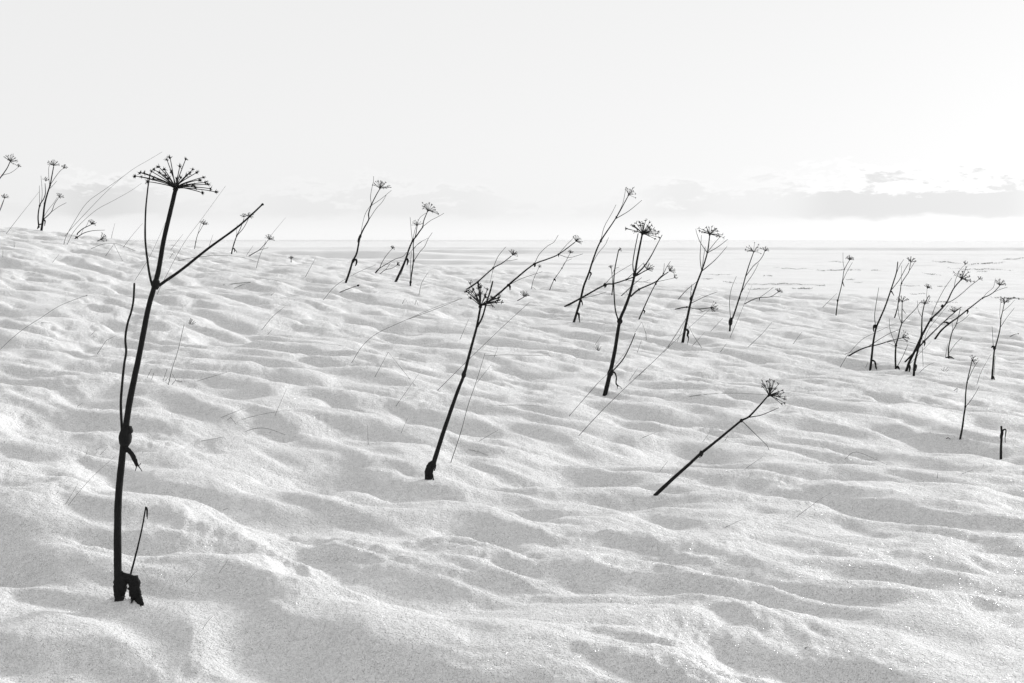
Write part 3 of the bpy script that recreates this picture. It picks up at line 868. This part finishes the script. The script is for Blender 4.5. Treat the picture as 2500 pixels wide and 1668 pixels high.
plant('low twig with a tiny ball head under the thin forked plant', [(927.5, 669), (940.8, 659), (957, 655), (969, 648)], (1.7, 1.1), [([(941, 659), (947, 651), (953, 643)], .9, .7)], [(969.5, 647, 7, 30, 9)])
plant('long stem leaning right with three thin twigs, rising behind the twin topped plant', [(1190, 739), (1221.5, 714), (1241, 696.5), (1273, 669), (1304.6, 645), (1336, 633), (1364, 621), (1404, 591.5)], (5.6, 2.2),
      [([(1304.6, 645), (1316.5, 621), (1336, 601.5), (1352, 591.6), (1363, 574)], 1.4, .9), ([(1364, 621), (1380, 601.5), (1399.5, 582)], 1.3, .8), ([(1364, 621.5), (1390, 629), (1423, 620)], 1.3, .8), ([(1243, 696), (1273, 680.6), (1324, 663.6)], 1.2, .8)],
      [(1405.5, 590, 15, 50, 15)], [[(1241, 694, 6), (1245, 700, 5), (1245, 709, 1.5)], [(1303, 643, 6), (1306, 648, 5), (1304, 652, 2)], [(1363, 620, 3), (1364, 628, 1.2)]], [(1241, 696.5, 7, 7), (1304.6, 645, 6.5, 7), (1364, 621, 4.5, 5)])
plant('shorter stem leaning right above the twin topped plant, tufted head', [(1140.4, 706.5), (1166, 688.6), (1204, 655), (1225.5, 643), (1249, 625)], (4.6, 2), [([(1204, 655), (1215.6, 627), (1234.6, 603.5)], 1.4, .9), ([(1237, 637), (1250, 636), (1263, 633)], 1.1, .8), ([(1204, 656), (1200, 675), (1196, 690.5)], .9, .7)],
      [(1251, 623, 14, 60, 14)], [[(1167, 688, 4), (1168, 696, 3), (1167, 703, 1.4)]], [(1204, 655, 5, 6)])
plant('little lying umbel on a short stub in the snow below the leaning stems', [(1263, 735), (1271, 730), (1279, 726)], (2.2, 1.8), [], [(1279.5, 725, 14, 75, 15)])
plant('thin jointed twig with a tiny head behind the long leaning stem', [(1342, 708), (1353, 682.6), (1372, 655), (1391.6, 619)], (2, 1), [([(1372, 655), (1380, 640), (1396, 632)], .9, .7)], [(1392, 618, 7, 75, 8)], [[(1353, 681, 4), (1356, 684, 2.5), (1357, 688, 1)]], [(1353, 682.6, 4, 5), (1372, 655, 3.4, 4)])
plant('very faint thin twig under the long leaning stem', [(1297.5, 705), (1302.6, 682.6), (1315.7, 653)], (1.4, .9), [([(1298, 703), (1303, 703), (1307, 707)], .9, .7)], [(1316, 652, 5, 60, 6)])

# plants on the left hill
plant('plant with curved neck and spoked head on the hilltop, at its left end', [(-46, 556), (-38, 520), (-24, 470), (0, 435), (9, 423), (18, 409.6), (24, 396)], (5, 2), [([(2, 433), (9, 427), (24, 423), (36, 415.5), (45, 408)], 1.3, .8), ([(26, 397), (36, 401), (44, 406)], 1.1, 1)], [(25, 395, 18, 65, 17, 80), (45, 407, 6, 60, 6)])
plant('short plant with a pale brush of a head beside the curved neck plant', [(-16, 558), (-8, 530), (0, 514), (6, 499), (10.4, 485.5)], (2.4, 1.2), [([(-6, 524), (2, 505), (9, 488)], 1, .8)], [(11, 484, 10, 70, 10)])
plant('many branched double stemmed plant on the hilltop with three seed heads',
      [(101, 563), (105, 535), (109, 499), (116, 472), (122, 453), (126.6, 430), (131, 406.6)], (6, 2.2),
      [([(95, 556), (93, 529), (97, 502), (106.6, 485.5), (111, 470.6), (110, 448)], 4, 1.4), ([(97, 502), (96.5, 480), (96, 453)], 1.3, .8), ([(101, 494), (103, 470), (100, 429)], 1.2, .8), ([(121.5, 455), (119, 430), (119, 409.6), (121.5, 403.6)], 1.4, .9),
       ([(122, 453), (137, 430), (149, 415.5), (156, 411)], 1.6, 1), ([(121, 461), (130, 452), (138.5, 442)], 1.2, .8), ([(105, 537), (125, 518), (132.6, 499), (143, 482.6)], 2.4, 1.1), ([(125, 518), (143, 505), (162, 495)], 1.1, .8), ([(107, 530), (118, 512), (131, 496), (140, 482)], 1, .8),
       ([(96, 549), (101, 547), (104, 546)], 3, 3)],
      [(131, 405, 15, 85, 16, 82), (156, 411, 9, 60, 9), (144.5, 482, 10, 55, 11), (112, 442, 8, 80, 8)], [[(106, 537, 4), (110, 540, 3.5), (109, 552, 1.5)], [(95, 552, 5), (93, 556, 4), (91, 559, 2)]], [(97, 502, 5, 6), (122, 453, 4.5, 7), (109, 497, 5, 8)])
plant('low plant with fan head lying on the hill beside the arching grass', [(189, 570), (202.6, 558.5), (222, 549)], (2.8, 1.6), [([(208, 556), (213, 548), (216, 540)], 1, .7)], [(223, 548, 11, 60, 13)])
plant('bare curved twig lying on the hill below the fan head plant', [(183, 583), (190.6, 578), (205.5, 569), (226, 563.6), (256, 562)], (2.6, .9), [([(196, 574), (200, 568), (204, 557)], .9, .7)], [], [[(184, 580, 4), (188, 579, 4), (190, 583, 1.5)]])
plant('small crumpled umbel fallen flat on the hill slope', [(238, 589), (240, 588), (244, 586)], (2.4, 2), [], [(244, 586, 18, 25, 12, 50)])
plant('tiny thin plant with pale head on the hill crest', [(475, 608.5), (478, 591), (482.6, 573), (488.5, 563), (496, 549.6)], (2, 1), [([(478, 589), (488.5, 552.5), (493, 540.6)], .9, .6)], [(497, 548.5, 11, 75, 11, 82)], [], [(478, 591, 3, 4)])
plant('forked plant with two flat heads behind the long right arm of the biggest plant', [(565, 620.5), (569, 603), (578, 576), (588, 555.5), (596, 532)], (3.4, 1.2), [([(578, 576), (591, 561.5), (599, 549.6), (607.7, 532)], 1.7, 1.2), ([(577, 577), (578, 560), (579, 548)], .8, .6)], [(595.5, 530, 9, 85, 9, 82), (608, 531, 12, 75, 12, 84)],
      [[(570, 606, 3), (573, 610, 3), (572, 616, 1.5)], [(571, 608, 2), (576, 612, 1.3), (578, 617, 1)]], [(578, 576, 4, 5)])
plant('curved plant leaning right with a fine pale head on the hill crest', [(607.7, 625.5), (622.6, 616.6), (633, 610.7), (643.4, 600), (655, 586)], (2.4, 1.1), [([(633, 611), (644, 608), (655, 604.7)], 1, .7), ([(639, 605), (646, 596), (648, 588)], .8, .6)], [(657, 585, 13, 65, 13, 80)])
plant('tiny dry sprig showing over the far bank', [(711, 641), (711, 636), (711, 632)], (1.4, 1), [], [(711, 632, 6, 90, 8)], depth=27)

NICK = [('biggest plant', 300, 1300), ('biggest plant', 370, 700), ('twin topped plant', 1060, 1120), ('twin topped plant', 1150, 850), ('low tilted plant', 1680, 1130), ('low tilted plant', 1850, 1000), ('dense headed plant', 1490, 900),
        ('slender bent plant', 1410, 760), ('vase shaped plant', 1667, 820), ('twin headed plant', 1800, 760), ('stem clump', 2190, 870), ('nodding plant', 2350, 1030), ('broken stump', 2444, 1090),
        ('wavy stemmed plant', 855, 670), ('dark slanting plant', 980, 670), ('hilltop branched plant', 101, 550), ('forked flat headed plant', 570, 610), ('long leaning stem', 1240, 700), ('lone far plant', 2045, 750)]


def grass(pts, w=1.25, kind='grass stalk', knob=0):
    """a stalk described by its own bend, length and lean and the plant it grows near"""
    dx, dy = pts[-1][0] - pts[0][0], pts[0][1] - pts[-1][1]
    ln = math.hypot(dx, dy)
    size = 'tiny' if ln < 24 else 'short' if ln < 60 else 'long' if ln < 150 else 'very long'
    if kind == 'V shaped grass stalk':
        lean = 'snapped over'
    elif abs(dx) > 1.9 * abs(dy):
        lean = 'lying nearly flat'
    elif abs(dx) < .22 * abs(dy):
        lean = 'standing upright'
    elif dx / max(abs(dy), 1) > .75:
        lean = 'slanting low'
    else:
        lean = 'tilted'
    mx, my = (pts[0][0] + pts[-1][0]) / 2, (pts[0][1] + pts[-1][1]) / 2
    dist, nick = min((math.hypot(mx - x, (my - y) * 1.5), n) for n, x, y in NICK)
    lab = '%s thin %s %s %s the %s' % (size, kind, lean, 'beside' if dist < 110 else 'out from', nick)
    return stalk(pts, w, lab, 'dry grass stalks in the snow', 'grass_stalk', knob)


# broken twigs lying on the snow
TW = 'broken twigs lying on the snow'
stalk([(829.6, 714), (852, 705), (874.5, 697)], 2.8, 'short dark straight twig with knob end, below the wavy stemmed plant', TW, 'broken_twig', 6, M_STEM)
stalk([(545, 696), (580, 692), (612, 689), (590, 696), (572, 704)], 1.7, 'thin twig folded back on itself below the long arm', TW, 'broken_twig', 0, M_STEM)
stalk([(2329, 954), (2337, 948), (2336, 958)], 1.6, 'tiny V shaped dark twig left of the nodding plant', TW, 'broken_twig', 0, M_STEM)
stalk([(2310.6, 1071), (2315, 1068.6), (2321, 1073)], 2.2, 'tiny curled dark twig beside the foot of the nodding plant', TW, 'broken_twig', 0, M_STEM)
stalk([(1965, 1583), (1970, 1580), (1975, 1579)], 2.2, 'tiny lone dark speck of twig in the shaded foreground snow', TW, 'broken_twig', 0, M_STEM)
stalk([(2466, 822), (2476, 817), (2486, 815)], 1.9, 'short twig lying right of the hooked leaf knot plant', TW, 'broken_twig', 3, M_STEM)

# dry grass
for p in ([(156, 597), (161, 579), (180, 543.6), (211.5, 496), (253, 464.7), (298, 433), (328, 411), (366, 389), (396, 371)],
          [(164, 597), (179, 567.5), (202.6, 540.6), (238, 511), (274, 491.5), (316, 468), (345.5, 448)],
          [(158, 577), (184.7, 546.6), (253, 475), (298, 433)]):
    stalk(p, 1.4, 'one of three long grass stalks arching together over the hilltop', 'arching grass on the hilltop')
for p in ([(0, 854), (32, 824), (64, 799), (105, 773), (143.5, 748), (194.5, 727), (212, 721.7)], [(435, 637), (476.6, 628.5), (542, 623.5), (596, 630), (631.5, 641)],
          [(223, 607), (253, 596), (286, 596), (330.6, 613)], [(599.5, 1053), (625, 1046), (653.7, 1047), (695, 1061)], [(858.5, 886), (884, 846), (921, 814), (990, 782), (1064, 750), (1128, 729)],
          [(789, 732.7), (821.7, 696), (872, 666), (917, 647)], [(1682, 968), (1734.6, 962), (1800, 960), (1875.6, 964.5)], [(2051, 897), (2071.6, 864.5), (2104, 829.8), (2132, 814.7), (2188.6, 788.6)],
          [(1184, 869), (1237, 866.6), (1336, 869)], [(2245, 909), (2264.5, 892.7), (2280.8, 885.8)], [(1000, 778.6), (1071, 752), (1128.6, 728)], [(545, 1245), (550, 1243), (556, 1242)]):
    grass(p, 1.35, 'arching grass stalk', 2.5 if p[0] == (0, 854) else 0)
for p in ([(257.7, 625), (278.5, 596), (299, 637)], [(414, 631), (424.5, 615), (438, 634)], [(555, 1026), (563, 1019), (577, 1037)], [(915, 921), (948, 860), (980, 900), (1014, 942.5)],
          [(982.5, 741.6), (988.5, 728.7), (996, 741)], [(1013, 744), (1016, 733), (1021, 746)], [(237.6, 864), (260, 831), (284, 819.6)], [(1578, 830), (1577, 814), (1566.7, 786), (1550, 812)], [(1713, 849), (1691.6, 817), (1673, 778)]):
    grass(p, 1.35, 'V shaped grass stalk')
for p in ([(15, 571), (45, 532), (95, 469)], [(149, 500), (173, 420), (194, 368)], [(329, 685), (362, 633), (384, 588), (405, 541)], [(384, 719), (396, 692.6), (447, 597), (494.5, 532), (551, 454)],
          [(301, 604), (322, 576), (348.5, 545)], [(625.6, 655), (637, 618), (661, 576), (697, 532)], [(417, 610), (447, 572)], [(272.6, 577), (280.6, 545)], [(602, 623.6), (618, 600)], [(511, 600), (520, 573)],
          [(7, 628), (7, 609)], [(35, 604), (34, 588)], [(128, 641), (144.5, 621)], [(481.5, 930.6), (516.6, 920), (561, 907)], [(639, 806), (666, 773), (695, 749)],
          [(653.7, 817), (663, 807)], [(539, 1020), (596, 996.6)], [(591.5, 1023.7), (638, 1012), (700, 1001)], [(491, 1077), (548.5, 1067)], [(210.5, 1109), (215, 1097)], [(244, 1111), (263, 1092)], [(234, 1099), (245.5, 1092)],
          [(160, 1232), (191, 1180)], [(167, 1234), (194.5, 1199), (234, 1156), (280.6, 1114.5)], [(188, 993), (202.5, 983)], [(221.6, 819), (234, 807)], [(100, 788), (127.5, 789)], [(671, 1015), (679, 996.6), (700, 948.7)],
          [(966, 992.5), (1026.6, 907)], [(899, 1086), (897, 1037)], [(979, 1058), (996, 1019)], [(1420, 981), (1463, 932.6), (1491, 905), (1542.6, 839.6)], [(1535.7, 930), (1558, 898)],
          [(1453, 842), (1466.8, 820.6)], [(1556, 861), (1566.7, 829)], [(1164, 935), (1198, 892)], [(1206, 873), (1215.6, 849.6)], [(1217.6, 990), (1270, 989), (1324, 992)], [(1142.4, 1097), (1170, 1104), (1192, 1113)],
          [(1170, 1077), (1215.6, 1050.5)], [(1122.6, 830), (1144.4, 779.5)], [(1022.8, 721), (1029.7, 690.5), (1045.5, 665)], [(745.7, 676), (771, 629)], [(662, 721), (670, 714)],
          [(1631, 848.4), (1648, 819), (1674, 778)], [(1653.6, 834), (1665.5, 802), (1674, 778)], [(1620, 861), (1641.7, 838.7), (1685, 797.5), (1732.8, 756)], [(1690.5, 844), (1722, 810.5)], [(1758.8, 859), (1774, 838.7)],
          [(1782.6, 823.5), (1808.6, 762.8), (1836.8, 693.5)], [(1826, 848), (1860.7, 815), (1884.5, 786.7)], [(1936.6, 839.7), (1958, 810.5)], [(1735, 809), (1765, 777)], [(1560, 917), (1578, 900)], [(1568.4, 1069), (1606, 1053.6)],
          [(1715.7, 1079), (1734.6, 1053.6)], [(1610.5, 1151), (1631.5, 1125)], [(1822, 1143), (1863, 1114.6)], [(1770, 1075.6), (1777.8, 1064)], [(2385, 939.5), (2396.7, 905), (2419.7, 865)], [(2008.7, 750.6), (2043.4, 716)],
          [(2113.8, 897), (2119, 884)], [(2221, 889), (2273, 834)], [(454, 1422), (478, 1397), (486, 1392)], [(494, 1537), (508, 1516), (520, 1505)], [(534, 1400), (548, 1380), (557, 1366)], [(1770, 1288), (1811, 1269)], [(1945, 1262), (1998, 1222), (2030, 1203)],
          [(2063, 1121), (2092, 1104), (2166, 1135)], [(2348, 1157), (2376, 1147)], [(2288, 1168), (2290, 1153)], [(2402, 1137), (2402, 1134)], [(1320, 560), (1322, 556)]):
    if p[0][1] > 565:
        grass(p, 1.2, 'straight grass stalk')
for p, w_ in (([(1069, 952.6), (1154, 868.5), (1237, 789), (1293, 738)], 1.7), ([(1101, 1128.6), (1126.6, 1050.5), (1142.4, 991), (1164, 928), (1184, 862.6)], 2.3),
              ([(1389.6, 1016), (1460, 934)], 1.6), ([(1413, 1064), (1460, 1013), (1492.6, 980), (1553, 922), (1601, 877.5), (1635.6, 839.6), (1675, 779)], 2.0), ([(411, 939.5), (421, 898), (433.7, 859), (449.6, 792)], 2.0)):
    grass(p, w_, 'stiff grass stalk')


def tuft(label, blades, w_=1.5):
    u0 = sum(b[0][0] for b in blades) / len(blades)
    v0 = max(b[0][1] for b in blades)
    base = at(u0, v0, hit_c(u0, v0) or 26.)
    root = bpy.data.objects.new('grass_tuft', None)
    root.location = base
    root['label'] = label
    root['category'] = 'grass'
    root['group'] = 'small grass tufts'
    col.objects.link(root)
    for b in blades:
        d = hit_c(*b[0]) or 26.
        m = Mesh()
        s = d / FPX
        P3 = [at(q[0], q[1], front(q[0], q[1], d, .004) if i else d) for i, q in enumerate(b)]
        P3 = [P3[0] + np.array([0, .003, -.04])] + P3
        m.tube(P3, list(np.linspace(w_ * .5 * s, w_ * .3 * s, len(P3))), 4)
        m.build('blade', M_GRASS, root, base)


tuft('small spread grass tuft at the foot of a tall straight stalk', [[(398.6, 929), (408, 901)], [(359, 922.6), (370, 901)], [(370, 927), (376, 910)], [(419, 940), (429, 928), (421, 913.6)], [(404, 930), (409, 922), (415, 931)], [(405, 934), (410, 938)], [(430, 929), (445, 932)]])
tuft('tiny dark upright grass brush in the snow right of the biggest plant', [[(461, 790), (465.6, 776.5)], [(464, 792), (470, 780)], [(467, 792), (475, 783.5)], [(470, 792), (478, 787)], [(463, 791), (468, 778)]], 2.0)
tuft('small dark wisp of grass left of the dense headed plant', [[(1459, 856), (1456, 842)], [(1460, 857), (1463, 839)], [(1458, 855), (1452, 848)], [(1461, 856), (1468, 846)], [(1459, 856), (1460, 836)], [(1462, 857), (1466, 852)]], 1.6)
tuft('faint grass wisp below the bent shrubby stalk', [[(2303, 906), (2306, 896)], [(2306, 907), (2314, 897)], [(2310, 907), (2317, 902)], [(2304, 907), (2298, 902)]], 1.3)

# ------------------------------------------------------------------ lines of dead grass on the plain far below, one imitating a swell's shadow
STREAKS = [(1633, 704, 1689, 705.4, 2.2), (1672, 705, 1698, 706, 5), (1689, 705.4, 1806, 713, 2.6), (1769, 688, 1791, 688.7, 2), (1827, 693.5, 1960, 694.5, 2), (1824, 707.6, 1880, 704, 2.6), (1938, 704, 1975, 705, 3.4), (1932, 718, 1951, 717.7, 3),
           (1771, 733.6, 1804, 730, 3), (1730, 670.7, 1778, 669.6, 1.6), (1865, 674, 1885, 674.4, 2.4), (1715, 682.6, 1739, 682, 1.6), (2000, 659.6, 2086, 660.7, 2), (2076, 721.4, 2120, 726, 2.4), (2120, 726, 2175, 730, 2), (2000, 755, 2093, 763, 3),
           (2286, 640, 2338, 643, 2.2), (2377, 646.6, 2440, 641, 2.6), (2130, 660.7, 2147, 660.7, 2), (2338, 656, 2447, 659.6, 2), (2388, 665, 2410, 663, 1.6), (2433, 725.8, 2500, 732, 3.4), (2500, 732, 2580, 734, 3), (2256, 669, 2293, 671.6, 2), (1990, 697.6, 2015, 698.6, 2.4), (2065, 682, 2083, 683, 1.8),  # second entry here is a swell's shadow, imitated with dark blades
           (2225, 719, 2260, 718.8, 1.8), (2271, 738.8, 2325, 738.8, 2.6), (2455, 632.5, 2494, 631, 1.6), (2494, 631, 2560, 630, 1.6), (1364, 699, 1423, 701, 2), (1380, 686.6, 1403, 686.6, 1.8), (1360, 700, 1432, 702, 1.6), (1639, 703.5, 1690, 705, 2.4), (2200, 697, 2240, 697.5, 1.8), (2090, 690, 2106, 690, 1.6),
           (2330, 750, 2380, 752, 2.4), (2020, 640, 2060, 640.5, 1.2), (1900, 655, 1960, 656, 1.2), (1560, 690, 1600, 692, 1.4), (2290, 700, 2310, 700, 2), (1940, 738, 1975, 740, 2.4), (2180, 745, 2215, 748, 2.4)]


def far_lines():
    rng = random.Random(3)
    v, f = [], []
    for (x0, y0, x1, y1, th) in STREAKS:
        n = int(abs(x1 - x0) * 6)
        ph = rng.uniform(0, 60)
        for i in range(n):
            t = rng.uniform(-.25, 1.25)
            u = x0 + (x1 - x0) * t
            vv = y0 + (y1 - y0) * t + rng.gauss(0, .55) + 1.1 * math.sin(u * .05 + ph) + .6 * math.sin(u * .19 + 2 * ph)
            thin = .5 + .5 * math.sin(u * .21 + ph) * math.sin(u * .083 + ph * 2)
            if rng.random() > (.12 + .88 * max(0, math.sin((t + .25) / 1.5 * math.pi)) ** 1.5) * (.35 + .65 * thin):
                continue
            yy = hit(u, vv, 60.0, 1000.0)
            if yy is None:
                continue
            s = yy / FPX
            p = at(u, vv, yy)
            p[2] -= .02
            h = th * 1.15 * s * rng.uniform(.35, 1.1)
            wd = rng.uniform(.35, .8) * s
            lx, ly = rng.uniform(-.6, .9) * s, rng.uniform(-1, 1) * s
            a = rng.uniform(0, math.pi)
            dx, dy = math.cos(a) * wd, math.sin(a) * wd
            b = len(v)
            v += [(p[0] - dx, p[1] - dy, p[2]), (p[0] + dx, p[1] + dy, p[2]), (p[0] + lx - dy * .4, p[1] + ly, p[2] + h), (p[0] + dy, p[1] - dx, p[2])]
            f += [(b, b + 1, b + 2), (b + 1, b + 3, b + 2), (b + 3, b, b + 2)]
    me = bpy.data.meshes.new('far_grass_shade_lines')
    me.from_pydata(v, [], f)
    me.materials.append(M_FAR)
    o = bpy.data.objects.new('far_grass_shade_lines', me)
    o['kind'] = 'stuff'
    o['label'] = 'thin dark broken lines of dead grass and one painted swell shadow on the far snowy plain'
    o['category'] = 'grass'
    col.objects.link(o)


far_lines()

# ------------------------------------------------------------------ the air: thin winter haze over the plain
def haze(density):
    m = bpy.data.materials.new('haze')
    m.use_nodes = True
    t = m.node_tree
    t.nodes.clear()
    pv = t.nodes.new('ShaderNodeVolumePrincipled')
    pv.inputs['Color'].default_value = (.97, .97, .97, 1)
    pv.inputs['Density'].default_value = density
    pv.inputs['Anisotropy'].default_value = .35
    out = t.nodes.new('ShaderNodeOutputMaterial')
    t.links.new(pv.outputs[0], out.inputs['Volume'])
    r, z0, z1 = 30500.0, float(_GZ.min()) - 1.5, max(CAM_Z + .8, float(_GZ.max()) + .3, max(o.matrix_basis.translation.z for o in bpy.data.objects if o.name.startswith('dried')) + 1.6)
    me = bpy.data.meshes.new('haze')
    me.from_pydata([(x, y, z) for z in (z0, z1) for (x, y) in ((-r, -r), (r, -r), (r, r), (-r, r))], [],
                   [(3, 2, 1, 0), (4, 5, 6, 7), (0, 1, 5, 4), (1, 2, 6, 5), (2, 3, 7, 6), (3, 0, 4, 7)])
    me.materials.append(m)
    o = bpy.data.objects.new('haze', me)
    o['kind'] = 'stuff'
    o['label'] = 'thin pale winter haze over the snowy plain'
    o['category'] = 'haze'
    col.objects.link(o)


haze(.00005)
